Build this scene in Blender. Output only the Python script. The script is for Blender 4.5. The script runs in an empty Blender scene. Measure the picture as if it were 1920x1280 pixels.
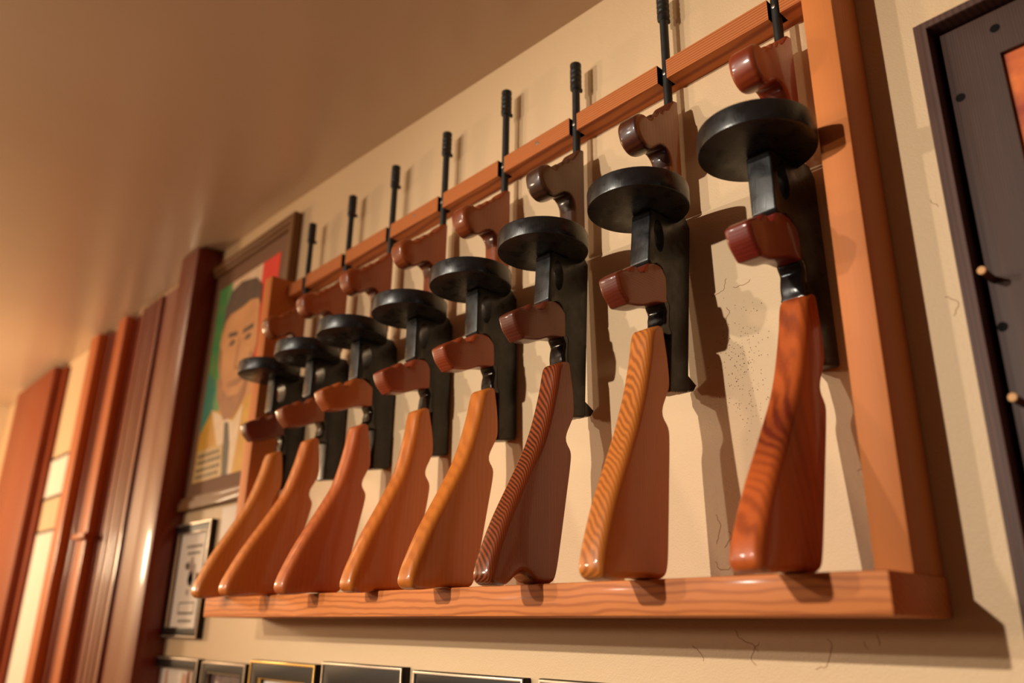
import bpy, bmesh, math, random
from mathutils import Vector, Matrix
from mathutils.geometry import delaunay_2d_cdt
random.seed(7)
sc = bpy.context.scene
COL = sc.collection
Z0 = 1.62                      # height of the shelf's underside above the floor (m)

# ------------------------------------------------------------------ camera
def cam_axes(yaw, pitch, roll):
    f = Vector((-math.sin(yaw)*math.cos(pitch), math.cos(yaw)*math.cos(pitch), math.sin(pitch)))
    r = Vector((math.cos(yaw), math.sin(yaw), 0)); u = r.cross(f)
    c, s = math.cos(roll), math.sin(roll)
    return f, c*r + s*u, -s*r + c*u
cam = bpy.data.cameras.new('camera'); cam_o = bpy.data.objects.new('camera', cam); COL.objects.link(cam_o)
f_, r_, u_ = cam_axes(0.8307, 0.3415, 0.016)
M = Matrix((r_, u_, -f_)).transposed().to_4x4()
M.translation = Vector((0.31414, -0.86964, Z0 - 0.01697))
cam_o.matrix_world = M
cam.sensor_width = 36.0
cam.lens = 1525.964/1920*36.0
cam.clip_start = 0.05
cam.dof.use_dof = True
cam.dof.focus_distance = 1.10
cam.dof.aperture_fstop = 2.4
sc.camera = cam_o

# ------------------------------------------------------------------ light
sc.view_settings.view_transform = 'Standard'
sc.view_settings.look = 'None'
sc.view_settings.gamma = 1.0
sc.view_settings.exposure = 0.0
sc.view_settings.use_curve_mapping = False
w = bpy.data.worlds.new('world'); sc.world = w; w.use_nodes = True
bg = w.node_tree.nodes['Background']
bg.inputs[0].default_value = (1.0, 0.68, 0.44, 1); bg.inputs[1].default_value = 0.08

def spot(name, loc, target, energy, color, size, blend, radius):
    l = bpy.data.lights.new(name, 'SPOT'); l.energy = energy; l.color = color
    l.spot_size = math.radians(size); l.spot_blend = blend; l.shadow_soft_size = radius
    o = bpy.data.objects.new(name, l); COL.objects.link(o)
    o.location = loc
    o.rotation_euler = (Vector(target) - Vector(loc)).to_track_quat('-Z', 'Y').to_euler()
    return o
WARM = (1.0, 0.91, 0.76)
spot('track_spotlight', (-0.95, -3.00, Z0 + 0.97), (-0.16, 0, Z0 - 0.20), 300, WARM, 56, 0.9, 0.026)
spot('track_spotlight', (-1.80, -2.85, Z0 + 0.72), (-0.45, 0, Z0 + 0.04), 108, WARM, 66, 0.85, 0.035)
def warm_point(name, loc, energy, color, radius):
    l = bpy.data.lights.new(name, 'POINT'); l.energy = energy; l.color = color; l.shadow_soft_size = radius
    o = bpy.data.objects.new(name, l); COL.objects.link(o); o.location = loc; return o
# unseen warm lights to the left: lamp for the ceiling glow, then added fill
warm_point('warm_glow_and_fill', (-3.85, -1.15, Z0 + 0.42), 74, (1.0, 0.74, 0.46), 0.14)
warm_point('warm_glow_and_fill', (-2.60, -2.60, Z0 + 0.30), 72, (1.0, 0.77, 0.53), 0.12)  # added to fill the portrait, trim fronts and ceiling

# ------------------------------------------------------------------ helpers
def P(X, u, z):
    "centimetres along the wall, out from the wall, above the shelf's underside -> metres"
    return Vector((X/100.0, -u/100.0, Z0 + z/100.0))

def link(name, bm, mats, parent=None, origin=None, sharp=38):
    "one mesh object; bm is in world metres, origin moves its pivot"
    bmesh.ops.recalc_face_normals(bm, faces=bm.faces)
    me = bpy.data.meshes.new(name)
    o0 = Vector(origin) if origin is not None else Vector((0, 0, 0))
    for v in bm.verts: v.co -= o0
    bm.normal_update()
    for fc in bm.faces: fc.smooth = abs(fc.normal.x) < 0.99995      # flat board faces stay flat
    bm.to_mesh(me); bm.free()
    me.set_sharp_from_angle(angle=math.radians(sharp))
    if not isinstance(mats, (list, tuple)): mats = [mats]
    for m in mats: me.materials.append(m)
    o = bpy.data.objects.new(name, me); COL.objects.link(o)
    o.location = o0
    if parent is not None:
        o.parent = parent
        o.matrix_parent_inverse = Matrix.Identity(4)
        o.location = o0 - root_loc(parent)
    return o
def root_loc(o):
    l = Vector(o.location)
    return l + (root_loc(o.parent) if o.parent else Vector((0, 0, 0)))
def thing(name, label, cat, loc, group=None):
    o = bpy.data.objects.new(name, None); o.empty_display_size = 0.05; COL.objects.link(o)
    o.location = loc; o['label'] = label; o['category'] = cat
    if group: o['group'] = group
    return o
def struct(o): o['kind'] = 'structure'; return o

def box(bm, x0, x1, u0, u1, z0, z1, bev=0.0, mi=0):
    vs = [bm.verts.new(P(x, u, z)) for x in (x0, x1) for u in (u0, u1) for z in (z0, z1)]
    q = [(0,1,3,2),(4,6,7,5),(0,4,5,1),(2,3,7,6),(0,2,6,4),(1,5,7,3)]
    fs = [bm.faces.new([vs[i] for i in k]) for k in q]
    for fc in fs: fc.material_index = mi
    if bev > 0:
        es = list({e for fc in fs for e in fc.edges})
        bmesh.ops.bevel(bm, geom=es, offset=bev/100, segments=2, profile=0.5, affect='EDGES')
def lathe(bm, cx, cu, prof, n=28, mi=0, cap=True):
    "prof: list of (radius, z) about a vertical axis at (cx, cu)"
    rings = []
    for r, z in prof:
        rings.append([bm.verts.new(P(cx + r*math.cos(2*math.pi*i/n), cu + r*math.sin(2*math.pi*i/n), z)) for i in range(n)])
    for a, b in zip(rings, rings[1:]):
        for i in range(n):
            bm.faces.new((a[i], a[(i+1) % n], b[(i+1) % n], b[i])).material_index = mi
    if cap:
        bm.faces.new(rings[0]).material_index = mi; bm.faces.new(rings[-1]).material_index = mi
def lathe_u(bm, cx, cz, prof, n=20):
    "same about an axis that sticks straight out of the wall; prof: (radius, u)"
    rings = [[bm.verts.new(P(cx + r*math.cos(2*math.pi*i/n), u, cz + r*math.sin(2*math.pi*i/n))) for i in range(n)] for r, u in prof]
    for a, b in zip(rings, rings[1:]):
        for i in range(n): bm.faces.new((a[i], a[(i+1) % n], b[(i+1) % n], b[i]))
    bm.faces.new(rings[0]); bm.faces.new(rings[-1])

def spline(pts, step=0.45, r=0.5):
    "closed outline; pts (u, z[, 'c']) with 'c' = corner rounded to about r; Catmull-Rom elsewhere"
    n = len(pts); ctl = []
    for i in range(n):
        p = pts[i]
        if len(p) == 2: ctl.append((p[0], p[1], 0)); continue
        b = Vector(p[:2]); a = Vector(pts[i-1][:2]); c = Vector(pts[(i+1) % n][:2])
        d1 = (a-b).normalized(); d2 = (c-b).normalized(); th = max(0.3, d1.angle(d2))
        t = min(r/math.tan(th/2), 0.42*(a-b).length, 0.42*(c-b).length)
        for k in range(7):
            q = k/6; v = (b+d1*t)*(1-q)**2 + b*2*q*(1-q) + (b+d2*t)*q*q
            ctl.append((v.x, v.y, 1))          # 1 = already dense
    out = []; m = len(ctl)
    for i in range(m):
        p0, p1, p2, p3 = ctl[i-1], ctl[i], ctl[(i+1) % m], ctl[(i+2) % m]
        if p1[2] and p2[2]:
            out.append(p1[:2])
            d = math.hypot(p2[0]-p1[0], p2[1]-p1[1])
            if d > step*1.5:
                for k in range(1, int(d/step)): t = k/int(d/step); out.append((p1[0]+(p2[0]-p1[0])*t, p1[1]+(p2[1]-p1[1])*t))
            continue
        d = math.hypot(p2[0]-p1[0], p2[1]-p1[1]); k = max(1, int(d/step))
        m1 = [(p2[q]-p0[q])*(d/max(1e-6, math.hypot(p2[0]-p0[0], p2[1]-p0[1]))) for q in (0, 1)]
        m2 = [(p3[q]-p1[q])*(d/max(1e-6, math.hypot(p3[0]-p1[0], p3[1]-p1[1]))) for q in (0, 1)]
        for e in range(k):
            t = e/k
            h = (2*t**3-3*t*t+1, t**3-2*t*t+t, -2*t**3+3*t*t, t**3-t*t)
            out.append(tuple(h[0]*p1[q]+h[1]*m1[q]+h[2]*p2[q]+h[3]*m2[q] for q in (0, 1)))
    return out
def fillet(pts, r, seg=4, ang=25):
    "round the sharp corners of a closed outline"
    out = []; n = len(pts)
    for i in range(n):
        a, b, c = Vector(pts[i-1]), Vector(pts[i]), Vector(pts[(i+1) % n])
        d1, d2 = (a-b), (c-b); l1, l2 = d1.length, d2.length
        if l1 < 1e-6 or l2 < 1e-6: continue
        d1 /= l1; d2 /= l2
        th = d1.angle(d2)
        if math.degrees(math.pi-th) < ang: out.append((b.x, b.y)); continue
        t = min(r/math.tan(th/2), 0.45*l1, 0.45*l2)
        for k in range(seg+1):
            s = k/seg
            q = (b+d1*t)*(1-s)**2 + b*2*s*(1-s) + (b+d2*t)*s*s
            out.append((q.x, q.y))
    return out
def slab(bm, X, outline, t, rv=0.3, holes=(), seg=4):
    "profile (u,z) extruded to thickness t about X with its long edges rounded by rv (number or function of the point)"
    n = len(outline)
    A = sum(outline[i][0]*outline[(i+1) % n][1]-outline[(i+1) % n][0]*outline[i][1] for i in range(n))
    sg = 1 if A > 0 else -1
    nor = []
    for i in range(n):
        a, c = outline[i-1], outline[(i+1) % n]
        tx, tz = c[0]-a[0], c[1]-a[1]; l = math.hypot(tx, tz) or 1
        nor.append((-tz/l*sg, tx/l*sg))
    R = [rv(p) if callable(rv) else rv for p in outline]
    # ease the radius along the outline
    for _ in range(3): R = [(R[i-1]+2*R[i]+R[(i+1) % n])/4 for i in range(n)]
    R = [min(r, t*0.48) for r in R]
    for _ in range(60):            # never let the rounded edge fold over itself
        bad = False
        q = [(outline[i][0]+nor[i][0]*R[i], outline[i][1]+nor[i][1]*R[i]) for i in range(n)]
        for i in range(n):
            k2 = (i+1) % n
            ex, ez = outline[k2][0]-outline[i][0], outline[k2][1]-outline[i][1]
            fx, fz = q[k2][0]-q[i][0], q[k2][1]-q[i][1]
            if ex*fx+ez*fz < -0.15*(ex*ex+ez*ez):
                for d_ in (-1, 0, 1, 2): R[(i+d_) % n] *= 0.94
                bad = True
        if not bad: break
    rings = []
    for side in (-1, 1):
        ks = range(seg+1) if side == 1 else range(seg, -1, -1)
        for k in ks:
            a = math.pi/2*k/seg; ring = []
            for i, (u, z) in enumerate(outline):
                r = min(R[i], t*0.48); ins = r*(1-math.cos(a))
                ring.append(bm.verts.new(P(X + side*(t/2 - r + r*math.sin(a)), u+nor[i][0]*ins, z+nor[i][1]*ins)))
            rings.append(ring)
    for a, b in zip(rings, rings[1:]):
        for i in range(n): bm.faces.new((a[i], a[(i+1) % n], b[(i+1) % n], b[i]))
    if not holes:
        for ring in (rings[0], rings[-1]):
            y2 = [Vector((-v.co.y, v.co.z)) for v in ring]
            vo, _, fo, ov, _, _ = delaunay_2d_cdt(y2, [], [list(range(n))], 1, 1e-7)
            vm = [ring[ov[k3][0]] if ov[k3] else bm.verts.new((ring[0].co.x, -vo[k3].x, vo[k3].y)) for k3 in range(len(vo))]
            for tri in fo:
                t3 = [vm[k3] for k3 in tri]
                if len(set(t3)) == 3 and bm.faces.get(t3) is None: bm.faces.new(t3)
    else:
        hr = []
        for h in holes:
            hr.append([[bm.verts.new(P(X + s*t/2, u, z)) for u, z in h] for s in (-1, 1)])
        for h in hr:
            m = len(h[0])
            for i in range(m): bm.faces.new((h[0][i], h[0][(i+1) % m], h[1][(i+1) % m], h[1][i]))
        for si, ring in ((0, rings[0]), (1, rings[-1])):
            es = []
            for lp in [ring]+[h[si] for h in hr]:
                for i in range(len(lp)):
                    e = bm.edges.get((lp[i], lp[(i+1) % len(lp)])) or bm.edges.new((lp[i], lp[(i+1) % len(lp)]))
                    es.append(e)
            bmesh.ops.triangle_fill(bm, use_beauty=True, use_dissolve=False, edges=es)

# ------------------------------------------------------------------ materials
def new_mat(name):
    m = bpy.data.materials.new(name); m.use_nodes = True
    nt = m.node_tree; b = nt.nodes['Principled BSDF']
    return m, nt, b
def nd(nt, typ, **kw):
    n = nt.nodes.new(typ)
    for k, v in kw.items():
        if k.startswith('_'): setattr(n, k[1:], v)
        else: n.inputs[k.replace('__', ' ')].default_value = v
    return n
def srgb(r, g, b):
    f = lambda c: (c/255/12.92 if c/255 <= 0.04045 else ((c/255+0.055)/1.055)**2.4)
    return (f(r), f(g), f(b), 1)
def plain(name, c, rough=0.5, metal=0.0, bump=0.0, bscale=300, coat=0.0, spec=0.5):
    m, nt, b = new_mat(name)
    b.inputs['Base Color'].default_value = c; b.inputs['Roughness'].default_value = rough
    b.inputs['Metallic'].default_value = metal; b.inputs['Coat Weight'].default_value = coat
    b.inputs['Specular IOR Level'].default_value = spec
    if bump:
        tc = nd(nt, 'ShaderNodeTexCoord'); nz = nd(nt, 'ShaderNodeTexNoise', Scale=bscale, Detail=3.0)
        bp = nd(nt, 'ShaderNodeBump', Strength=bump, Distance=0.002)
        nt.links.new(tc.outputs['Object'], nz.inputs['Vector']); nt.links.new(nz.outputs['Fac'], bp.inputs['Height'])
        nt.links.new(bp.outputs['Normal'], b.inputs['Normal'])
    return m
def wood(name, light, dark, grain='z', band='Y', period=0.5, contrast=0.5, warp=4.0, rough=0.32, coat=0.25, sharp=0.5, offs=0.0, blotch=0.25, fiber=0.35, side=0.0, tilt=0.0, edge=0.0, knot=None):
    """lacquered wood: growth rings are sheets across `band`, drawn out along `grain`; period in cm"""
    m, nt, b = new_mat(name); L = nt.links.new
    tc = nd(nt, 'ShaderNodeTexCoord')
    mp = nd(nt, 'ShaderNodeMapping')
    st = {'x': (0.08, 1, 1), 'y': (1, 0.08, 1), 'z': (1, 1, 0.08)}[grain]
    mp.inputs['Scale'].default_value = st; mp.inputs['Location'].default_value = (offs, offs*0.7, offs*1.3)
    L(tc.outputs['Object'], mp.inputs['Vector'])
    gi = 'xyz'.index(grain); bi = 'XYZ'.index(band); oi = 3-gi-bi if gi != bi else (bi+1) % 3
    nv = nd(nt, 'ShaderNodeMapping'); stn = [1.0, 1.0, 1.0]; stn[gi] = 0.30
    nv.inputs['Scale'].default_value = stn; nv.inputs['Location'].default_value = (offs*3, offs*2, offs)
    L(tc.outputs['Object'], nv.inputs['Vector'])
    nw = nd(nt, 'ShaderNodeTexNoise', Scale=26.0, Detail=3.0, Roughness=0.45); L(nv.outputs['Vector'], nw.inputs['Vector'])
    sp = nd(nt, 'ShaderNodeSeparateXYZ'); L(tc.outputs['Object'], sp.inputs[0])
    kk = 2*math.pi/(period/100)
    a0 = nd(nt, 'ShaderNodeMath', _operation='MULTIPLY'); L(sp.outputs['XYZ'[bi]], a0.inputs[0]); a0.inputs[1].default_value = kk
    a1 = nd(nt, 'ShaderNodeMath', _operation='MULTIPLY_ADD'); L(sp.outputs['XYZ'[oi]], a1.inputs[0]); a1.inputs[1].default_value = kk*tilt; L(a0.outputs[0], a1.inputs[2])
    a2 = nd(nt, 'ShaderNodeMath', _operation='MULTIPLY_ADD'); L(nw.outputs['Fac'], a2.inputs[0]); a2.inputs[1].default_value = warp*2; L(a1.outputs[0], a2.inputs[2])
    ph = a2.outputs[0]
    kd = None
    if knot:                        # the grain swerves round a knot (local position and radius in m)
        kv = nd(nt, 'ShaderNodeVectorMath', _operation='SUBTRACT'); L(tc.outputs['Object'], kv.inputs[0]); kv.inputs[1].default_value = knot[0]
        ks = nd(nt, 'ShaderNodeVectorMath', _operation='MULTIPLY'); L(kv.outputs[0], ks.inputs[0]); ks.inputs[1].default_value = (0.35, 1.0, 0.55)
        kl = nd(nt, 'ShaderNodeVectorMath', _operation='LENGTH'); L(ks.outputs[0], kl.inputs[0])
        kr = nd(nt, 'ShaderNodeMapRange', _interpolation_type='SMOOTHSTEP'); L(kl.outputs['Value'], kr.inputs['Value'])
        kr.inputs['From Min'].default_value = 0.0; kr.inputs['From Max'].default_value = knot[1]; kr.inputs['To Min'].default_value = 1.0; kr.inputs['To Max'].default_value = 0.0
        a3 = nd(nt, 'ShaderNodeMath', _operation='MULTIPLY_ADD'); L(kr.outputs['Result'], a3.inputs[0]); a3.inputs[1].default_value = 16.0; L(ph, a3.inputs[2]); ph = a3.outputs[0]
        kd = nd(nt, 'ShaderNodeMath', _operation='POWER'); L(kr.outputs['Result'], kd.inputs[0]); kd.inputs[1].default_value = 3.0
    sn_ = nd(nt, 'ShaderNodeMath', _operation='SINE'); L(ph, sn_.inputs[0])
    s2 = nd(nt, 'ShaderNodeMath', _operation='MULTIPLY_ADD'); L(sn_.outputs[0], s2.inputs[0]); s2.inputs[1].default_value = 0.5; s2.inputs[2].default_value = 0.5
    wv = nd(nt, 'ShaderNodeMath', _operation='POWER'); L(s2.outputs[0], wv.inputs[0]); wv.inputs[1].default_value = sharp*2
    rp = nd(nt, 'ShaderNodeMapRange'); rp.inputs['From Min'].default_value = 0.15; rp.inputs['From Max'].default_value = 0.95
    rp.inputs['To Min'].default_value = 0.0; rp.inputs['To Max'].default_value = contrast
    L(wv.outputs[0], rp.inputs['Value'])
    ring_out = rp.outputs['Result']
    if side:                       # the rings show on the edges of the board, hardly on its broad faces
        sx = nd(nt, 'ShaderNodeSeparateXYZ'); L(tc.outputs['Normal'], sx.inputs[0])
        ab = nd(nt, 'ShaderNodeMath', _operation='ABSOLUTE'); L(sx.outputs['X'], ab.inputs[0])
        sm = nd(nt, 'ShaderNodeMath', _operation='MULTIPLY_ADD'); L(ab.outputs[0], sm.inputs[0]); sm.inputs[1].default_value = -side; sm.inputs[2].default_value = 1.0
        rm = nd(nt, 'ShaderNodeMath', _operation='MULTIPLY'); L(rp.outputs['Result'], rm.inputs[0]); L(sm.outputs[0], rm.inputs[1])
        ring_out = rm.outputs[0]
    mp2 = nd(nt, 'ShaderNodeMapping'); mp2.inputs['Scale'].default_value = tuple(0.02 if s < 1 else 1 for s in st)
    L(tc.outputs['Object'], mp2.inputs['Vector'])
    fb = nd(nt, 'ShaderNodeTexNoise', Scale=650.0, Detail=3.0); L(mp2.outputs['Vector'], fb.inputs['Vector'])
    bl = nd(nt, 'ShaderNodeTexNoise', Scale=16.0, Detail=2.0); L(mp.outputs['Vector'], bl.inputs['Vector'])
    mx = nd(nt, 'ShaderNodeMix', _data_type='RGBA'); mx.inputs['A'].default_value = light; mx.inputs['B'].default_value = dark
    # total = rings + fibre + blotch
    m1 = nd(nt, 'ShaderNodeMath', _operation='MULTIPLY_ADD'); L(fb.outputs['Fac'], m1.inputs[0]); m1.inputs[1].default_value = fiber; L(ring_out, m1.inputs[2])
    m2 = nd(nt, 'ShaderNodeMath', _operation='MULTIPLY_ADD'); L(bl.outputs['Fac'], m2.inputs[0]); m2.inputs[1].default_value = blotch*2; L(m1.outputs[0], m2.inputs[2])
    m3 = nd(nt, 'ShaderNodeMath', _operation='SUBTRACT', _use_clamp=True); L(m2.outputs[0], m3.inputs[0]); m3.inputs[1].default_value = blotch + fiber*0.5
    tot = m3.outputs[0]
    if kd is not None:
        m5 = nd(nt, 'ShaderNodeMath', _operation='MULTIPLY_ADD', _use_clamp=True); L(kd.outputs[0], m5.inputs[0]); m5.inputs[1].default_value = 0.7; L(tot, m5.inputs[2]); tot = m5.outputs[0]
    if edge:                       # darker on the edges than on the flat side faces
        sx2 = nd(nt, 'ShaderNodeSeparateXYZ'); L(tc.outputs['Normal'], sx2.inputs[0])
        ab2 = nd(nt, 'ShaderNodeMath', _operation='ABSOLUTE'); L(sx2.outputs['X'], ab2.inputs[0])
        me_ = nd(nt, 'ShaderNodeMapRange'); L(ab2.outputs[0], me_.inputs['Value'])
        me_.inputs['From Min'].default_value = 0.55; me_.inputs['From Max'].default_value = 0.98; me_.inputs['To Min'].default_value = edge; me_.inputs['To Max'].default_value = 0.0
        m4 = nd(nt, 'ShaderNodeMath', _operation='ADD', _use_clamp=True); L(tot, m4.inputs[0]); L(me_.outputs['Result'], m4.inputs[1]); tot = m4.outputs[0]
    L(tot, mx.inputs['Factor'])
    L(mx.outputs['Result'], b.inputs['Base Color'])
    b.inputs['Roughness'].default_value = min(0.6, rough+0.14); b.inputs['Specular IOR Level'].default_value = 0.35; b.inputs['Coat Weight'].default_value = coat; b.inputs['Coat Roughness'].default_value = 0.10
    b.inputs['Coat Tint'].default_value = (1, 0.95, 0.9, 1)
    bp = nd(nt, 'ShaderNodeBump', Strength=0.18, Distance=0.0006); L(m1.outputs[0], bp.inputs['Height']); L(bp.outputs['Normal'], b.inputs['Normal'])
    return m
def black_paint(name, rough=0.34, scratch=0.3, c=(0.009, 0.0082, 0.0088, 1)):
    m, nt, b = new_mat(name); L = nt.links.new
    tc = nd(nt, 'ShaderNodeTexCoord')
    mp = nd(nt, 'ShaderNodeMapping'); mp.inputs['Scale'].default_value = (1, 1, 0.12); L(tc.outputs['Object'], mp.inputs['Vector'])
    nz = nd(nt, 'ShaderNodeTexNoise', Scale=500.0, Detail=4.0); L(mp.outputs['Vector'], nz.inputs['Vector'])
    n2 = nd(nt, 'ShaderNodeTexNoise', Scale=55.0, Detail=5.0); L(tc.outputs['Object'], n2.inputs['Vector'])
    mr = nd(nt, 'ShaderNodeMapRange'); mr.inputs['From Min'].default_value = 0.35; mr.inputs['From Max'].default_value = 0.7
    mr.inputs['To Min'].default_value = rough-0.08; mr.inputs['To Max'].default_value = rough+0.16
    L(n2.outputs['Fac'], mr.inputs['Value']); L(mr.outputs['Result'], b.inputs['Roughness'])
    b.inputs['Base Color'].default_value = c
    bp = nd(nt, 'ShaderNodeBump', Strength=scratch, Distance=0.0008); L(nz.outputs['Fac'], bp.inputs['Height']); L(bp.outputs['Normal'], b.inputs['Normal'])
    return m

def plaster(name, base, var, bump, bscale, rough, spec=0.4):
    m, nt, b = new_mat(name); L = nt.links.new
    tc = nd(nt, 'ShaderNodeTexCoord')
    n1 = nd(nt, 'ShaderNodeTexNoise', Scale=2.2, Detail=4.0); L(tc.outputs['Object'], n1.inputs['Vector'])
    mx = nd(nt, 'ShaderNodeMix', _data_type='RGBA'); mx.inputs['A'].default_value = base; mx.inputs['B'].default_value = var
    L(n1.outputs['Fac'], mx.inputs['Factor']); L(mx.outputs['Result'], b.inputs['Base Color'])
    n2 = nd(nt, 'ShaderNodeTexNoise', Scale=bscale, Detail=2.0); L(tc.outputs['Object'], n2.inputs['Vector'])
    n3 = nd(nt, 'ShaderNodeTexNoise', Scale=bscale/9, Detail=3.0); L(tc.outputs['Object'], n3.inputs['Vector'])
    ad = nd(nt, 'ShaderNodeMath', _operation='MULTIPLY_ADD'); L(n3.outputs['Fac'], ad.inputs[0]); ad.inputs[1].default_value = 1.3; L(n2.outputs['Fac'], ad.inputs[2])
    bp = nd(nt, 'ShaderNodeBump', Strength=bump, Distance=0.002); L(ad.outputs[0], bp.inputs['Height']); L(bp.outputs['Normal'], b.inputs['Normal'])
    b.inputs['Roughness'].default_value = rough; b.inputs['Specular IOR Level'].default_value = spec
    return m

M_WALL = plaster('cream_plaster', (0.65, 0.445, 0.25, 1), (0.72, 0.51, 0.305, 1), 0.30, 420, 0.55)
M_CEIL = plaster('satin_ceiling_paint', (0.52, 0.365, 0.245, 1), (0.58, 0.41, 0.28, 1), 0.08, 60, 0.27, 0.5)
M_FLOOR = wood('floor_wood', srgb(96, 62, 40), srgb(56, 32, 18), grain='x', band='Y', period=2.0, rough=0.4)
M_WALL2 = plaster('side_plaster', (0.66, 0.50, 0.33, 1), (0.70, 0.54, 0.36, 1), 0.2, 300, 0.6)
M_FIR = wood('fir_upright', srgb(206, 122, 60), srgb(152, 76, 30), grain='z', band='X', period=0.17, contrast=0.34, warp=7, sharp=.8, tilt=.3, rough=0.46, coat=0.0, blotch=0.30)
M_FIRX = wood('fir_rail', srgb(192, 110, 50), srgb(132, 60, 22), grain='x', band='Z', period=0.42, contrast=0.8, warp=3.0, sharp=.9, tilt=.2, rough=0.46, coat=0.0, blotch=0.12)
M_SHELF = wood('fir_shelf', srgb(204, 120, 58), srgb(146, 70, 28), grain='x', band='Z', period=0.9, contrast=0.6, warp=7.0, tilt=.8, sharp=.9, rough=0.46, coat=0.02, blotch=0.2, offs=0.3)
M_BLACK = black_paint('satin_black_paint')
M_BLACKD = black_paint('drum_black_paint', 0.30, 0.22)
M_GLOSS = black_paint('gloss_black_paint', 0.12, 0.15)
M_BARREL = black_paint('barrel_black', 0.5, 0.2, (0.012, 0.011, 0.010, 1))
M_SLOT = plain('black_slot_paint', (0.008, 0.0065, 0.006, 1), 0.9, spec=0.1)  # paint of the rail slots; also the shade inside the peg holes
M_SCREW = plain('steel_screw', (0.45, 0.40, 0.34, 1), 0.35, 1.0)
M_RED = wood('mahogany_trim', srgb(128, 46, 18), srgb(70, 18, 6), grain='z', band='X', period=0.9, contrast=0.5, warp=3.0, rough=0.28, coat=0.4, blotch=0.2)
M_RED_LIT = wood('mahogany_lit_batten', srgb(200, 100, 38), srgb(132, 48, 14), grain='z', band='X', period=0.8, contrast=0.4, warp=2.0, rough=0.32, coat=0.3, blotch=0.15)  # lighter copy of the mahogany: light on the batten fronts put into colour

# ------------------------------------------------------------------ the room
def slab_obj(name, x0, x1, u0, u1, z0, z1, mat, bev=0.0):
    bm = bmesh.new(); box(bm, x0, x1, u0, u1, z0, z1, bev); return bm
H = 104.5         # top of the boards at the far end
WU = 1.0          # the plaster face
struct(link('wall_back', slab_obj('w', -452, 260, -12, WU, -162, H+24, None), M_WALL))
bm = bmesh.new()                                   # the old ceiling runs out of level towards the right
pr = [(-452, 104.9), (-158, 104.9), (-120, 103.7), (-46, 100.2), (260, 88), (260, 118), (-452, 118)]
ra, rb = [[bm.verts.new(P(x, u, z)) for x, z in pr] for u in (0, 460)]
bm.faces.new(ra); bm.faces.new(rb)
for q in range(len(pr)): bm.faces.new((ra[q], ra[(q+1) % 7], rb[(q+1) % 7], rb[q]))
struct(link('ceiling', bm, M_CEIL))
struct(link('floor', slab_obj('f', -452, 260, 0, 460, -170, -162, None), M_FLOOR))
struct(link('wall_left', slab_obj('l', -464, -452, 0, 460, -162, H+18, None), M_WALL2))
# ------------------------------------------------------------------ mahogany trim at the far end of the wall
def trim(i, bm, mat): return struct(link('trim_%d' % i, bm, mat, origin=None))
bm = bmesh.new(); box(bm, -206, -193.2, 0, 8.2, -162, H, 0.25); trim(1, bm, M_RED)
bm = bmesh.new()                                   # fluted board
box(bm, -256, -236.5, 0, 1.5, -162, H-0.6, 0.1)
for x0, x1 in ((-255.6, -252), (-251, -246.6), (-245.8, -242.6), (-241.6, -237)):
    box(bm, x0, x1, 1.4, 2.4, -162, H-0.8, 0.25)
trim(2, bm, M_RED)
bm = bmesh.new(); box(bm, -273.5, -265.2, 0, 4.6, -162, H-0.8, 0.4); tr3 = trim(3, bm, M_RED_LIT)
bm = bmesh.new(); box(bm, -302, -292.4, 0, 5.6, -162, H-0.8, 0.4); trim(4, bm, M_RED_LIT)
bm = bmesh.new()
for x0, x1, u1 in ((-265.1, -262.4, 1.6), (-262, -259.4, 1.2), (-259, -256.4, 1.5)): box(bm, x0, x1, 0, u1, -162, H-0.9, 0.25)
trim(7, bm, M_RED)
bm = bmesh.new()
for x0, x1, u1 in ((-292.2, -288, 2.6), (-287.6, -283.6, 2.0), (-283.2, -278.6, 2.2), (-278.3, -273.7, 1.7)): box(bm, x0, x1, 0, u1, -162, H-0.8, 0.3)
trim(8, bm, M_RED)
M_PANEL = wood('mahogany_panel', srgb(140, 56, 15), srgb(88, 28, 6), grain='z', band='X', period=1.0, contrast=0.5, warp=3.0, rough=0.34, coat=0.2, blotch=0.2)
bm = bmesh.new(); box(bm, -412, -349, 0, 6.0, -162, H-1.5, 0.4); box(bm, -349.5, -344, 0, 3.0, -162, H-2, 0.2); trim(5, bm, M_PANEL)
bm = bmesh.new(); box(bm, -236.6, -206, 0, 1.5, -162, H-0.5, 0); trim(6, bm, M_RED)
bm = bmesh.new(); box(bm, -272.5, -259.5, 4.5, 7.0, 24.6, 26.3, 0.2)
struct(link('latch_peg', bm, M_RED_LIT, parent=tr3))

# ------------------------------------------------------------------ the rack
rack = thing('display_rack', 'long fir wall rack with shelf, uprights and slotted rail holding eight replica guns', 'rack', P(-70, 7, 0))
bm = bmesh.new(); box(bm, -141.3, 0, 1.02, 14, 0, 3.8, 0.22); link('shelf_board', bm, M_SHELF, rack, origin=P(-70, 7, 1.9))
bm = bmesh.new(); box(bm, -3.85, -0.22, 1.02, 8.15, 3.8, 80, 0.18); link('upright', bm, M_FIR, rack, origin=P(-2, 4, 4))
bm = bmesh.new(); box(bm, -143.3, -139.5, 1.02, 8.9, 3.8, 77.7, 0.18); link('upright', bm, M_FIR, rack, origin=P(-141, 4, 4))
GX = {8: -9.2, 7: -27.3, 6: -45.1, 5: -62.5, 4: -79.8, 3: -97.2, 2: -114.4, 1: -131.8}
bm = bmesh.new()
plan = [(-139.5, 1.05), (-3.85, 1.05), (-3.85, 4.53)]
slots = []
for i in range(8, 0, -1):
    x = GX[i]; plan += [(x+0.82, 4.53), (x+0.82, 2.45), (x-0.82, 2.45), (x-0.82, 4.53)]
plan += [(-139.5, 4.53)]
def rz(x, z): return z + 0.0078*(x + 7.6)
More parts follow.
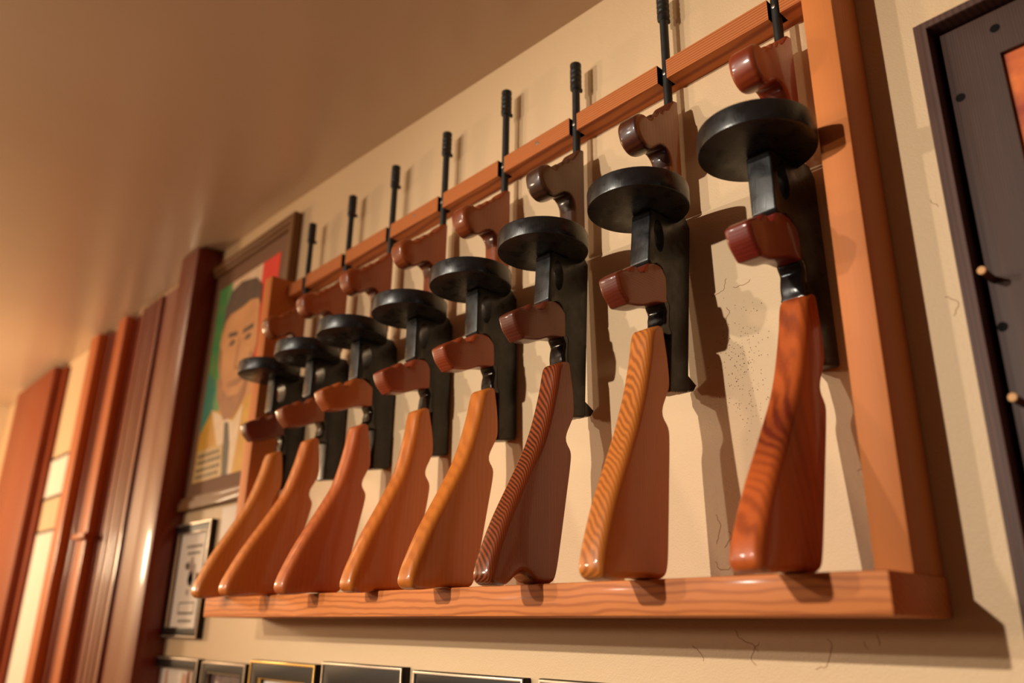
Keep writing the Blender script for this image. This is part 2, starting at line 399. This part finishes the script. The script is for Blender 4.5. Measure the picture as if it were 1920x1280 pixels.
lo = [bm.verts.new(P(x, u, rz(x, 74.32))) for x, u in plan]; hi = [bm.verts.new(P(x, u, rz(x, 77.45))) for x, u in plan]
n = len(plan)
for i in range(n):
    fc = bm.faces.new((lo[i], lo[(i+1) % n], hi[(i+1) % n], hi[i]))
    a, b_ = plan[i], plan[(i+1) % n]
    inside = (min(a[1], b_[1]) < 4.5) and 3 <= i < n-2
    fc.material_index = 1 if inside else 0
for ring in (lo, hi): fc = bm.faces.new(ring); bmesh.ops.triangulate(bm, faces=[fc])
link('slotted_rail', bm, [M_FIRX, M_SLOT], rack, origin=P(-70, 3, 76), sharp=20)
for x, z in ((-53.4, 75.9), (-88.2, 75.6)):
    bm = bmesh.new(); lathe_u(bm, x, z, [(0.35, 4.5), (0.35, 4.58), (0.2, 4.6)], 12); link('screw', bm, M_SCREW, rack, origin=P(x, 4.5, z))

# ------------------------------------------------------------------ the eight wooden replica guns
C = srgb
def gun_woods(i, stock, fore, grip, period, contrast, warp, srough, scoat, side, blotch, tilt=0.2, edge=0.6, sharp=0.5, knot=None):
    o = i*0.137
    return dict(stock=wood('stock_wood_%d' % i, *stock, period=period, contrast=contrast, warp=warp, rough=srough, coat=scoat, blotch=blotch, offs=o, side=side, tilt=tilt, sharp=sharp, knot=knot),
                fore=wood('fore_wood_%d' % i, *fore, band='Y', period=0.7, contrast=0.3, warp=3, rough=0.26, coat=0.5, blotch=0.4, offs=o+.4, side=.6, edge=edge),
                grip=wood('grip_wood_%d' % i, *grip, grain='y', band='Z', period=0.35, contrast=0.3, warp=4, rough=0.28, coat=0.4, blotch=0.35, offs=o+.7, side=.3, edge=edge))
GUN = {
 8: gun_woods(8, (C(186,88,34), C(102,32,9)), (C(160,72,34), C(108,34,14)), (C(132,44,26), C(88,20,12)), 1.1, 0.5, 9, .32, .35, .5, .7, .6, .5, .5, ((.006, -.035, .07), .085)),
 7: gun_woods(7, (C(200,118,48), C(108,50,16)), (C(148,84,34), C(62,22,12)), (C(156,80,34), C(92,30,14)), 0.37, 0.66, 10, .30, .45, .70, .2, .4, .9, .42),
 6: gun_woods(6, (C(142,64,28), C(44,16,8)), (C(98,58,34), C(50,25,16)), (C(122,62,36), C(78,28,16)), 0.27, 0.95, 4, .20, .6, .42, .3, .3, .8, .4),
 5: gun_woods(5, (C(198,114,42), C(138,62,20)), (C(160,80,32), C(98,36,16)), (C(160,74,30), C(110,36,16)), 0.9, 0.3, 7, .26, .5, .6, .35),
 4: gun_woods(4, (C(196,110,42), C(134,58,18)), (C(162,80,30), C(100,38,14)), (C(156,72,34), C(104,36,16)), 0.9, 0.3, 7, .24, .5, .6, .35),
 3: gun_woods(3, (C(182,92,42), C(128,50,20)), (C(158,74,28), C(100,36,12)), (C(180,96,38), C(124,52,18)), 0.9, 0.3, 7, .30, .4, .6, .35),
 2: gun_woods(2, (C(192,104,40), C(132,55,18)), (C(164,80,30), C(104,38,14)), (C(150,74,32), C(94,36,14)), 0.9, 0.3, 7, .28, .4, .6, .35),
 1: gun_woods(1, (C(198,116,46), C(138,62,20)), (C(160,82,30), C(104,42,14)), (C(112,44,26), C(72,24,12)), 0.9, 0.3, 7, .24, .5, .6, .35)}
#        b50   b26  magw  ub   fore  grip  top  notch  toe  drum  muzzle
SH = {8: (1.7, 1.25,10.7, 3.8,  0.0,  0.0, 0.0,  0.0,  0.0, 12.4, 91.2),
      7: (2.0, 4.7,  8.9, 3.3, -1.1, -0.4, 3.9,  3.3,  0.2, 11.4, 90.8),
      6: (2.95,4.2,  8.3, 3.7, -0.8,  0.0, 1.8,  1.2, -0.3, 11.3, 87.6),
      5: (1.4, 1.25, 8.8, 3.5, -0.5, -1.8, 0.45,-0.15,-1.5, 10.5, 91.6),
      4: (1.25,1.2,  8.3, 3.6, -0.45,-2.6, 0.2, -1.2, -3.0, 10.1, 91.0),
      3: (1.3, 1.2,  8.8, 3.7, -0.35,-1.4, 1.2,  0.0, -1.1, 10.9, 91.1),
      2: (1.3, 1.3,  8.9, 3.5, -0.45,-2.6, 1.5,  1.0,  0.8, 10.7, 91.0),
      1: (1.25,1.2,  8.5, 3.8, -1.4, -3.4, 0.4,  0.0, -1.4, 10.4, 90.4)}
LABEL = {
 8: 'wooden replica gun with knotty red-brown stock, beside the right upright of the rack',
 7: 'wooden replica gun with wavy orange zebra grain down its stock, left of the knotty one',
 6: 'wooden replica gun with the darkest brown striped stock and the shortest barrel',
 5: 'wooden replica gun with plain golden stock and red grip, just left of the darkest stock',
 4: 'wooden replica gun with golden stock, fourth from the left end of the rack',
 3: 'wooden replica gun with reddish stock and orange grip, third from the left upright',
 2: 'wooden replica gun with orange stock and brown grip, second from the left upright',
 1: 'wooden replica gun with dark red grip, leftmost in the rack, before the left upright'}
STOCK = [(5.7,34.4,'c'),(8.15,33.4,'c'),(8.6,32.0),(9.15,29.8),(10.7,25.2),(12.0,22.2),(12.9,20.6),(15.4,16.7),(18.6,11.8),(20.7,8.0),(21.8,5.6),(21.9,4.2),
         (21.0,3.45),(19.3,3.4),(16.5,3.8),(14.0,3.92),(12.2,3.85),(11.1,4.25),(10.5,5.5),(9.6,8.4),(7.7,15.2),(6.35,20.3),(6.35,21.4),(7.05,22.6),(6.9,23.6),(6.0,25.2),(5.3,26.6),(5.2,29.5)]
FORE = [(3.7,70.2,'c'),(4.9,69.9),(6.2,68.3),(7.0,67.5),(7.9,67.3),(8.5,66.3),(9.3,66.3),(9.9,65.3),(10.7,65.2),(11.2,64.3),(12.4,64.4),(13.6,63.9),(14.35,62.7),(14.1,61.0),
        (13.2,59.8),(11.8,59.3),(10.2,59.9),(8.9,61.1),(7.9,61.1),(7.1,60.0),(6.9,58.0),(6.9,53.0,'c'),(3.7,53.0,'c')]
GRIP = [(8.2,41.2,'c'),(9.6,42.5),(11.2,42.5),(12.2,42.0),(13.0,40.7),(13.7,40.5),(14.6,41.0),(15.3,40.6),(15.8,39.9),(16.5,39.9),(17.2,39.6),(18.5,38.6,'c'),(17.8,36.9),(16.3,35.4,'c'),(13.4,36.0),(10.8,37.1),(8.2,37.7,'c')]
def lerp(z, tab):
    tab = sorted(tab)
    if z <= tab[0][0]: return tab[0][1]
    for (a, va), (b, vb) in zip(tab, tab[1:]):
        if z <= b: return va + (vb-va)*(z-a)/(b-a)
    return tab[-1][1]
def make_gun(i):
    X = GX[i]; b50, b26, mw, ub, fd, gd, st, sn, sto, dc, mz = SH[i]; W = GUN[i]
    root = thing('replica_gun', LABEL[i], 'gun', P(X, 12.5+sto, 3.8), 'replica guns standing in the wall rack')
    bz = lambda z: b50 + (b26-b50)*(50-z)/24.0
    # barrel, muzzle sleeve, sight
    bm = bmesh.new(); lathe(bm, X, ub, [(0.64, 68.5), (0.64, mz-5.0)], 20); link('barrel', bm, M_BARREL, root, origin=P(X, ub, 75))
    bm = bmesh.new()
    prof = [(0.7, mz-5.25), (0.93, mz-5.0)]
    for k in range(4): prof += [(0.96, mz-4.6+k*0.95), (0.96, mz-4.1+k*0.95), (0.9, mz-4.0+k*0.95), (0.9, mz-3.75+k*0.95)]
    prof += [(0.95, mz-0.5), (0.93, mz-0.1), (0.82, mz)]
    lathe(bm, X, ub, prof, 22); sl = link('muzzle_sleeve', bm, M_BARREL, root, origin=P(X, ub, mz-2.5))
    bm = bmesh.new(); box(bm, X-0.22, X+0.22, ub-1.45, ub-0.8, mz-4.9, mz-4.2, 0.08); link('front_sight', bm, M_BARREL, sl, origin=P(X, ub-1.2, mz-4.5))
    if i >= 4:
        bm = bmesh.new(); lathe_u(bm, X, rz(X, 75.9), [(0.28, ub+0.5), (0.28, ub+0.7), (0.15, ub+0.74)], 12); link('screw', bm, M_SCREW, root, origin=P(X, ub+0.6, 75.9))
    # foregrip
    ol = [(ub+0.1+(u-3.7)*(1.0 if u < 4 else 1.0)+(fd+3.7-ub-0.1)*min(1, max(0, (u-4.5)/4)), z, *r) for u, z, *r in FORE]
    ol = spline(ol, 0.4, 0.5)
    def rv(p):
        u = p[0]-fd
        if u > 10.3: return 0.62
        if p[1] < 60.6 and u > 6: return 0.95
        return 0.30
    bm = bmesh.new(); slab(bm, X, ol, 3.4, rv, seg=5); link('foregrip', bm, W['fore'], root, origin=P(X, 8, 62))
    # receiver with the magazine strip and its slot
    k = mw/8.9
    rc = [(0.0,26.7),(0.0,50.4),(1.2,51.8),(4.0,51.8),(4.3,50.2),(8.9*k,50.2),(8.9*k,42.5),(8.1*k,42.2),(7.0*k,42.7),(6.2*k,42.3),(5.5*k,41.2),(5.35*k,39.6),(5.3*k,38.0),(4.5*k,37.6),(4.5*k,34.4),(3.95,33.9),(3.95,26.0)]
    ol = fillet([(bz(z)+v, z) for v, z in rc], 0.45, 3)
    hole = [(bz(46.8)+6.95*k+1.05*k*math.cos(a), 46.8+2.35*math.sin(a)) for a in [2*math.pi*q/24 for q in range(24)]]
    bm = bmesh.new(); slab(bm, X, ol, 3.1, lambda p: 0.55 if p[0] < bz(p[1])+0.6 else 0.22, [hole], seg=3)
    link('receiver', bm, M_BLACK, root, origin=P(X, bz(40)+4, 40))
    # rear sight on the wall side
    d = min(2.0, bz(28)-1.05)
    bm = bmesh.new(); slab(bm, X, [(bz(29.2)+0.2, 29.3), (bz(28)-d, 28.1), (bz(27.2)-d*0.7, 27.2), (bz(26.9)+0.2, 26.9)], 2.4, 0.1, seg=2)
    link('rear_sight', bm, M_BLACK, root, origin=P(X, bz(28), 28))
    # drum magazine
    bm = bmesh.new()
    lathe(bm, X, dc, [(6.4, 50.2), (6.6, 50.28), (6.66, 50.5), (6.66, 52.6), (6.6, 52.82), (6.4, 52.9)], 64)
    link('drum_magazine', bm, M_BLACKD, root, origin=P(X, dc, 51.5))
    # rear grip
    seat = bz(40)+5.35*k
    ol = [(u+gd if u > 8.5 else seat-0.4, z, *r) for u, z, *r in GRIP]
    for q in range(len(ol)):
        if GRIP[q][0] > 8.5 and ol[q][0] < seat+0.4: ol[q] = (seat+0.4, ol[q][1])
    ol = spline(ol, 0.4, 0.55)
    bm = bmesh.new(); slab(bm, X, ol, 3.1, lambda p: 0.45 if p[0] > seat+1.0 else 0.25, seg=4); link('rear_grip', bm, W['grip'], root, origin=P(X, 13+gd, 39))
    # glossy tang between grip and stock
    s0 = bz(36)+5.35*k; s1 = 6.9+st
    tb = s0-1.7; sb = max(s0-.05, 6.1+st)
    tg = [(tb,38.3,'c'),(s0+0.1,38.2),(s0+0.25,37.6),(s0+0.05,37.1),(s0-0.25,36.6),(s0-0.1,35.8),(s0,34.9),(sb,34.1),(sb,33.4,'c'),(tb,33.4,'c')]
    bm = bmesh.new(); slab(bm, X, spline(tg, 0.2, 0.2), 3.0, 0.45, seg=4); link('tang', bm, M_GLOSS, root, origin=P(X, s0, 36))
    if i == 7:                      # bare sawn end of the receiver board
        zz = 26.0; bm = bmesh.new(); vs_ = [(X-1.2, bz(zz)+.4), (X+1.2, bz(zz)+.4), (X+1.35, bz(zz)+3.7), (X-1.35, bz(zz)+3.7)]
        lo_ = [bm.verts.new(P(x, u, zz-.03+(0.18*(bz(zz)+3.9-u)))) for x, u in vs_]; hi_ = [bm.verts.new(P(x, u, zz+.4+(0.18*(bz(zz)+3.9-u)))) for x, u in vs_]
        bm.faces.new(lo_); bm.faces.new(hi_)
        for q in range(4): bm.faces.new((lo_[q], lo_[(q+1) % 4], hi_[(q+1) % 4], hi_[q]))
        link('bare_end_grain', bm, wood('end_grain', C(190,160,130), C(20,16,14), band='X', grain='z', period=.26, contrast=1.0, warp=2, rough=.7, coat=0, sharp=.5, tilt=.5, blotch=.0, fiber=.1), root, origin=P(X, bz(zz)+2, zz))['label'] = 'bare striped end grain'
    # butt stock
    tab = [(34, st), (22.5, sn), (5, sto)]
    ol = [(u+lerp(z, tab), z, *r) for u, z, *r in STOCK]
    if i == 6: ol = [(u, z+(1.1 if 15.6 < STOCK[q][0] < 17.5 and z < 4 else 0), *r) for q, (u, z, *r) in enumerate(ol)]
    ol = [(u, max(z, 3.86) if u < 14.5 else z) for u, z in spline(ol, 0.45, 1.0)]
    def rs(p):
        front = p[0]-lerp(p[1], tab) - lerp(p[1], [(4, 11), (15, 8), (22, 7), (34, 5.5)])
        if p[1] < 4.6: return 0.6
        return 0.95 if front > 2.0 else 0.35
    bm = bmesh.new(); slab(bm, X, ol, 3.5, rs, seg=5); link('butt_stock', bm, W['stock'], root, origin=P(X, 12+sto, 12))
    return root
for i in range(1, 9): make_gun(i)

# ------------------------------------------------------------------ frames and pictures
def ring(bm, x0, x1, z0, z1, wd, ub, uf, bev=0.15, mi=0):
    a = [(x0, z0), (x1, z0), (x1, z1), (x0, z1)]; b = [(x0+wd, z0+wd), (x1-wd, z0+wd), (x1-wd, z1-wd), (x0+wd, z1-wd)]
    V = lambda pts, u: [bm.verts.new(P(x, u, z)) for x, z in pts]
    ab, af, bb, bf = V(a, ub), V(a, uf), V(b, ub), V(b, uf); fs = []
    for i in range(4):
        j = (i+1) % 4
        fs += [bm.faces.new((af[i], af[j], bf[j], bf[i])), bm.faces.new((ab[i], ab[j], af[j], af[i])), bm.faces.new((bb[i], bf[i], bf[j], bb[j])), bm.faces.new((ab[i], bb[i], bb[j], ab[j]))]
    for fc in fs: fc.material_index = mi
    if bev:
        es = [e for e in {e for fc in fs for e in fc.edges} if all(v in af+bf for v in e.verts) and not (e.verts[0] in af) != (e.verts[1] in af)]
        bmesh.ops.bevel(bm, geom=es, offset=bev/100, segments=2, profile=0.5, affect='EDGES')
def sheet(bm, pts, u, mi=0):
    fc = bm.faces.new([bm.verts.new(P(x, u, z)) for x, z in pts]); fc.material_index = mi
    return fc
def rect(x0, x1, z0, z1): return [(x0, z0), (x1, z0), (x1, z1), (x0, z1)]

# --- painted portrait poster
M_OAK = wood('brown_frame_wood', srgb(124, 82, 42), srgb(76, 46, 20), grain='z', band='X', period=0.6, contrast=0.4, rough=0.45, coat=0.1)
M_TAUPE = plain('taupe_mat', srgb(122, 84, 58), 0.8)
po = thing('framed_portrait', 'large brown-framed painting of a man on green, white and red, behind the left upright', 'painting', P(-171.5, 1.5, 27))
bm = bmesh.new(); ring(bm, -199.6, -143.3, 27, 98.8, 2.2, 1.02, 3.3, 0.25); ring(bm, -197.4, -145.5, 29.2, 96.6, 1.2, 1.02, 2.8, 0.2); link('picture_frame', bm, M_OAK, po, origin=P(-171.5, 1, 63))
bm = bmesh.new(); box(bm, -197, -146, 1.04, 1.7, 29.6, 96.2); link('mat_board', bm, M_TAUPE, po, origin=P(-171.5, 1, 63))
def paint(name, c, c2=None, s=18):
    m, nt, b = new_mat(name); L = nt.links.new
    tc = nd(nt, 'ShaderNodeTexCoord'); nz = nd(nt, 'ShaderNodeTexNoise', Scale=float(s), Detail=5.0); L(tc.outputs['Object'], nz.inputs['Vector'])
    mx = nd(nt, 'ShaderNodeMix', _data_type='RGBA'); mx.inputs['A'].default_value = c; mx.inputs['B'].default_value = c2 or tuple(v*0.7 for v in c[:3])+(1,)
    mr = nd(nt, 'ShaderNodeMapRange'); mr.inputs['From Min'].default_value = 0.3; mr.inputs['From Max'].default_value = 0.7
    L(nz.outputs['Fac'], mr.inputs['Value']); L(mr.outputs['Result'], mx.inputs['Factor']); L(mx.outputs['Result'], b.inputs['Base Color'])
    b.inputs['Roughness'].default_value = 0.6
    return m
PM = [paint('green_paint', srgb(40,150,90), srgb(120,160,80)), paint('white_paint', srgb(235,205,175), srgb(220,180,140)), paint('red_paint', srgb(235,62,38), srgb(222,50,34)),
      paint('dark_hair_paint', srgb(96,66,46), srgb(70,46,32)), paint('skin_paint', srgb(222,160,100), srgb(196,132,78), 9), paint('umber_paint', srgb(160,106,64), srgb(184,122,74), 30),
      paint('yellow_paint', srgb(222,168,52), srgb(200,140,40)), paint('collar_paint', srgb(240,212,178), srgb(222,190,150)), paint('tie_paint', srgb(92,80,60), srgb(70,60,46)),
      paint('placard_paint', srgb(214,178,120), srgb(200,160,104)), paint('teal_paint', srgb(40,140,130), srgb(90,150,110))]
bm = bmesh.new()
L0 = 1.75
sheet(bm, rect(-188.7, -151.7, 34.2, 90.7), L0, 4)
sheet(bm, [(-188.7,47),(-178,52),(-180,90.7),(-188.7,90.7)], L0+.03, 0)
sheet(bm, [(-188.7,40),(-181,52),(-183,62),(-188.7,66)], L0+.05, 10)
sheet(bm, [(-180,82),(-161.5,82),(-161.5,90.7),(-180,90.7)], L0+.03, 1)
sheet(bm, [(-161.5,60),(-151.7,60),(-151.7,90.7),(-161.5,90.7)], L0+.03, 2)
sheet(bm, [(-188.7,34.2),(-151.7,34.2),(-151.7,50),(-160,54),(-168,50),(-176,52),(-182.4,53.6),(-188.7,47.5)], L0+.06, 6)
sheet(bm, [(-182.4,53.5),(-176.2,43.2),(-172.5,34.2),(-164.6,34.2),(-163,51.9),(-168,48),(-173,50)], L0+.09, 7)
sheet(bm, [(-173,48.6),(-170.4,48.2),(-168.2,42.4),(-167.2,34.2),(-171,34.2),(-172,43)], L0+.12, 8)
sheet(bm, [(-181.4,62),(-180.2,56.5),(-174,49.3),(-168,49),(-163.3,54.5),(-161.5,62)], L0+.13, 5)       # neck in shade
sheet(bm, [(-180.9,82),(-160.6,82),(-160,75),(-159.3,67.5),(-160.2,64.5),(-163.4,58.7),(-167,55.2),(-173.2,55.6),(-179,60),(-182.2,66.4),(-183.1,73.2)], L0+.16, 4)
sheet(bm, [(-182.4,76),(-182.3,83),(-180.2,87.6),(-173.5,89),(-164.6,87.4),(-160.2,83.8),(-159.8,78),(-161.6,80.5),(-166,81.4),(-171.2,80.6),(-178,80.4),(-181,79)], L0+.2, 3)
for pts in ([(-178,73.4),(-172.2,72.6),(-172,73.8),(-177.6,74.6)], [(-168.8,72.2),(-162.4,72.4),(-162.8,73.8),(-168.6,73.4)],                      # brows
            [(-177,70.8),(-174.6,70.2),(-172.6,71.1),(-174.6,72)], [(-167.6,70.4),(-164.9,69.7),(-163,70.6),(-165,71.4)],                          # eyes
            [(-170.6,71.5),(-169.9,71.5),(-170.7,63.6),(-165.8,62.3),(-166,61.6),(-171.6,62.8)],                                                   # nose
            [(-174.7,59.5),(-169.4,59.8),(-164.6,60.2),(-164.8,58.7),(-169.2,57.8),(-173.8,58.2)],                                                 # mouth
            [(-182.6,72),(-180.8,70),(-179.4,62.5),(-177,59),(-179,60.2),(-182,66.4)], [(-162.6,66),(-160.2,64.4),(-163.4,58.9),(-165,58)]):       # cheek shading
    sheet(bm, pts, L0+.22, 3 if (pts[0][1] > 69.5 and len(pts) == 4) else 5)
sheet(bm, [(-187.7,42.8),(-171.9,42.8),(-170.2,34.3),(-188.6,34.3)], L0+.2, 9)
for k, z in enumerate((41.2, 39.4, 37.4, 35.6)):
    x = -186.9
    while x < -173.5:
        wv_ = random.uniform(.6, 1.6); sheet(bm, rect(x, x+wv_, z-.5, z+.5), L0+.23, 8); x += wv_+.45
link('portrait_painting', bm, PM, po, origin=P(-171.5, 1.7, 63))

# --- small frames
M_BLKF = plain('black_frame_lacquer', srgb(22, 15, 12), 0.45, spec=0.25)
M_SILV = plain('silver_beading', (0.50, 0.42, 0.34, 1), 0.34, 0.8)
M_GOLD = plain('gold_beading', (0.78, 0.52, 0.16, 1), 0.3, 0.9)
M_PAPER = plain('white_paper', srgb(238, 222, 206), 0.7)
M_INK = plain('grey_ink', srgb(96, 84, 76), 0.7)
M_INKL = plain('pale_ink', srgb(184, 160, 146), 0.7)
M_INKR = plain('sepia_ink', srgb(200, 150, 124), 0.7)
M_DARKPH = paint('dark_photo_print', srgb(70, 48, 42), srgb(120, 92, 84), 40)
def frame(label, x0, x1, z0, z1, wd, depth, body, bead, paper, art=(), mats=(), bead_side='both', group=None, bead2=None):
    t = thing('picture_frame', label, 'frame', P((x0+x1)/2, depth/2, z0), group)
    bm = bmesh.new(); ring(bm, x0, x1, z0, z1, wd, 1.02, depth, 0.2); link('frame_molding', bm, body, t, origin=P((x0+x1)/2, 1, (z0+z1)/2))
    if bead:
        bm = bmesh.new(); ring(bm, x0+.12, x1-.12, z0+.12, z1-.12, 0.42, depth-.2, depth+.18, 0.1); link('outer_beading', bm, bead, t, origin=P((x0+x1)/2, 1, (z0+z1)/2))
        bm = bmesh.new(); ring(bm, x0+wd-.4, x1-wd+.4, z0+wd-.4, z1-wd+.4, 0.55, max(1.02, depth-.9), depth-.2, 0.1); link('inner_beading', bm, bead2 or bead, t, origin=P((x0+x1)/2, 1, (z0+z1)/2))
    bm = bmesh.new(); sheet(bm, rect(x0+wd-.3, x1-wd+.3, z0+wd-.3, z1-wd+.3), 1.15, 0)
    for pts, mi in art: sheet(bm, pts, 1.18, mi)
    link('print', bm, [paper]+list(mats), t, origin=P((x0+x1)/2, .5, (z0+z1)/2))
    return t
art = []
for a, r1, r2 in ((0, 1, 1),):
    pass
def blob(cx, cz, rx, rz_, n=14, j=.25, ph=0):
    return [(cx+rx*(1+random.uniform(-j, j))*math.cos(2*math.pi*k/n+ph), cz+rz_*(1+random.uniform(-j, j))*math.sin(2*math.pi*k/n+ph)) for k in range(n)]
def textline(x0, x1, z, h, mi, art):
    x = x0
    while x < x1:
        l = random.uniform(.5, 1.1); art.append((rect(x, min(x1, x+l), z, z+h), mi)); x += l+.3
cx = -182.4
textline(cx-5, cx+5, 17.3, .7, 1, art); textline(cx-4, cx+4, 15.6, .7, 1, art)
for k in range(9): art.append((blob(cx+random.uniform(-4.5, 4.5), random.uniform(5.5, 13.5), random.uniform(.6, 1.5), random.uniform(.8, 2.0)), 1 if k % 2 else 2))
for a in ((cx-5.2, cx+4.6, 3.6, 3.9), (cx-5.2, cx+4.6, 1.0, 1.5), (cx-5.2, cx-4.8, 1.0, 3.9), (cx+4.2, cx+4.6, 1.0, 3.9)): art.append((rect(*a), 1))
textline(cx-4.4, cx+4, -.9, .6, 1, art)
frame('black and silver frame with a drawn white print, under the framed portrait', -194.3, -170.7, -4.6, 23.6, 2.4, 2.5, M_BLKF, M_SILV, M_PAPER, art, [M_INK, M_INKL])
# pale card beside it
wc = thing('white_card', 'blank white card on the wall below the portrait, right of the silver-edged frame', 'card', P(-165, .1, 12))
bm = bmesh.new(); box(bm, -168, -157, 1.02, 1.3, 10, 26, 0.05); link('card', bm, M_PAPER, wc, origin=P(-163, .2, 18))
GRP = 'row of picture frames under the rack'
art = []
for k in range(10): art.append((blob(-182+random.uniform(-9, 9), random.uniform(-30, -13.5), random.uniform(.7, 1.8), random.uniform(1.5, 4)), 1+k % 2))
frame('black frame around a pale sketch, leftmost of the low row under the rack', -196, -167.6, -44, -9.0, 2.5, 2.5, M_BLKF, M_SILV, M_PAPER, art, [M_INKL, M_INKR], group=GRP)
art = [(blob(-154+random.uniform(-6, 6), random.uniform(-28, -15), random.uniform(.8, 2), random.uniform(1.5, 4)), 1) for k in range(7)]
frame('small black frame with a dark photograph, left of the gold-edged frame', -165.2, -143, -40, -9.2, 2.4, 2.5, M_BLKF, M_SILV, M_DARKPH, art, [M_INKL], group=GRP)
art = []; textline(-133, -121, -14.2, .5, 1, art); textline(-134, -128, -16, .5, 1, art)
frame('black frame with gold edges around a white sheet, in the low row under the rack', -140.4, -113.8, -44, -8.2, 3.4, 2.8, M_BLKF, M_GOLD, M_PAPER, art, [M_INKL], group=GRP)
frame('wide black frame with thin silver lines and white sheet, right of the gold-edged frame', -111.8, -86.3, -44, -7.6, 3.8, 2.6, M_BLKF, M_SILV, M_PAPER, (), (), group=GRP)
frame('black frame with dark print and double silver line, under the middle of the shelf', -83.6, -57.7, -44, -7.9, 2.2, 2.4, M_BLKF, M_SILV, M_DARKPH, (), (), group=GRP)
frame('thin black-lined frame, rightmost of the low row under the shelf', -55, -28, -44, -7.8, 2.2, 2.1, M_BLKF, M_SILV, M_PAPER, (), (), group=GRP)
# white prints on the far wall between the mahogany boards
frame('white print, the upper one in the gap between the mahogany boards', -345, -306, 45, 62, .8, 1.9, M_BLKF, None, M_PAPER)
frame('tall white print, the lower one in the gap between the mahogany boards', -345, -306, -70, 32.5, .8, 1.9, M_BLKF, None, M_PAPER)

# --- dark peg frame on the right
M_EBON = wood('dark_stained_frame', srgb(86, 56, 46), srgb(46, 29, 26), grain='z', band='X', period=0.7, contrast=0.5, warp=3, rough=0.62, coat=0.0)
M_EBON2 = wood('dark_stained_board', srgb(76, 52, 44), srgb(42, 29, 26), grain='z', band='X', period=0.27, contrast=0.35, warp=6, rough=0.66, coat=0.0, blotch=0.5, fiber=.6, offs=.4)
M_PALE = wood('pale_dowel_end', srgb(226, 176, 118), srgb(176, 116, 66), period=0.3, contrast=0.5, rough=0.6, coat=0)
M_FIRE = paint('orange_print', srgb(232, 118, 42), srgb(150, 44, 26), 26)
t = thing('peg_board_frame', 'dark stained wooden frame with peg holes around an orange picture, right of the rack', 'frame', P(30, 2, -14))
bm = bmesh.new(); ring(bm, 6.3, 62, -14, 63.6, 0.7, 1.02, 3.2, 0.15); ring(bm, 7.0, 61.3, -13.3, 62.9, 1.0, 1.02, 4.2, 0.25); link('outer_molding', bm, M_EBON, t, origin=P(30, 2, 20))
PB = 2.2
bm = bmesh.new(); ring(bm, 8.55, 59.8, -12.5, 61.6, 5.35, 1.3, PB, 0.12); link('peg_board', bm, M_EBON2, t, origin=P(30, 1, 20))
bm = bmesh.new(); box(bm, 6.8, 61.5, 1.02, 1.35, -13.5, 63); link('back_panel', bm, M_SLOT, t, origin=P(30, .2, 20))
bm = bmesh.new(); sheet(bm, rect(13.5, 55, -8, 57), 1.6, 0); link('picture', bm, M_FIRE, t, origin=P(34, .9, 20))
for x, z in ((9.45, 53.0), (9.1, 26.8), (13.9, 59.4), (22, 59.4)):
    bm = bmesh.new(); lathe_u(bm, x, z, [(0.5, PB-.2), (0.5, PB+.03)], 14); link('peg_hole', bm, M_SLOT, t, origin=P(x, PB, z))  # no real recess: the hole's shade is a black disc on the board
for x, z in ((9.1, 31.8), (9.6, 19.0)):
    bm = bmesh.new(); lathe_u(bm, x, z, [(0.38, PB-.3), (0.38, 5.2)], 16); pg = link('peg', bm, M_EBON, t, origin=P(x, PB, z))
    bm = bmesh.new(); lathe_u(bm, x, z, [(0.40, 5.15), (0.42, 5.3), (0.36, 5.38), (0.13, 5.38)], 16); link('peg_end', bm, M_PALE, pg, origin=P(x, 5.3, z))

# ------------------------------------------------------------------ marks on the plaster
M_SPECK = plain('brown_speck', srgb(96, 56, 30), 0.9)
wall = bpy.data.objects['wall_back']
bm = bmesh.new()
for k in range(230):
    x = random.gauss(-20.6, 1.9); z = random.gauss(31 if k % 3 else 27, 3.6)
    r = random.uniform(.035, .075)
    c = P(x+.6, WU+.012, z); fc = bm.faces.new([bm.verts.new(c + Vector((r*math.cos(q)*.01, 0, r*math.sin(q)*.01))) for q in [math.pi*2*j/6 for j in range(6)]])
o = link('fly_specks', bm, M_SPECK, wall); o['kind'] = 'stuff'
M_CRACK = plain('hairline_crack', srgb(150, 104, 64), 0.9)
bm = bmesh.new()
def crack(x, z, n, a, step=.35, wdt=.035):
    pts = []
    for k in range(n):
        pts.append((x, z)); a += random.uniform(-.9, .9); x += step*math.cos(a); z += step*math.sin(a)
    for (x0, z0), (x1, z1) in zip(pts, pts[1:]):
        dx, dz = x1-x0, z1-z0; l = math.hypot(dx, dz) or 1; nx, nz = -dz/l*wdt, dx/l*wdt
        sheet(bm, [(x0+nx, z0+nz), (x1+nx, z1+nz), (x1-nx, z1-nz), (x0-nx, z0-nz)], WU+.014)
for x, z, n, a in ((-21.5, 42, 12, -1.6), (-20.6, 40.5, 9, -1), (-21.8, 38, 8, -2), (-25.5, 12, 12, -1.4), (-24.6, 8, 8, .5), (-26, 6.5, 9, -.5), (-7.5, 15, 14, .2),
                   (4.6, 29.5, 10, .2), (5, 42, 5, 1.5), (-24, -1.2, 12, -1.4), (-21, -2.5, 10, -2), (-13, -2, 14, -.6), (-30, -3, 8, -1), (-7.5, -2.5, 4, .4), (-9, -2.2, 3, -1), (-5, 38, 8, 0)):
    crack(x, z, n, a)
o = link('hairline_cracks', bm, M_CRACK, wall); o['kind'] = 'stuff'
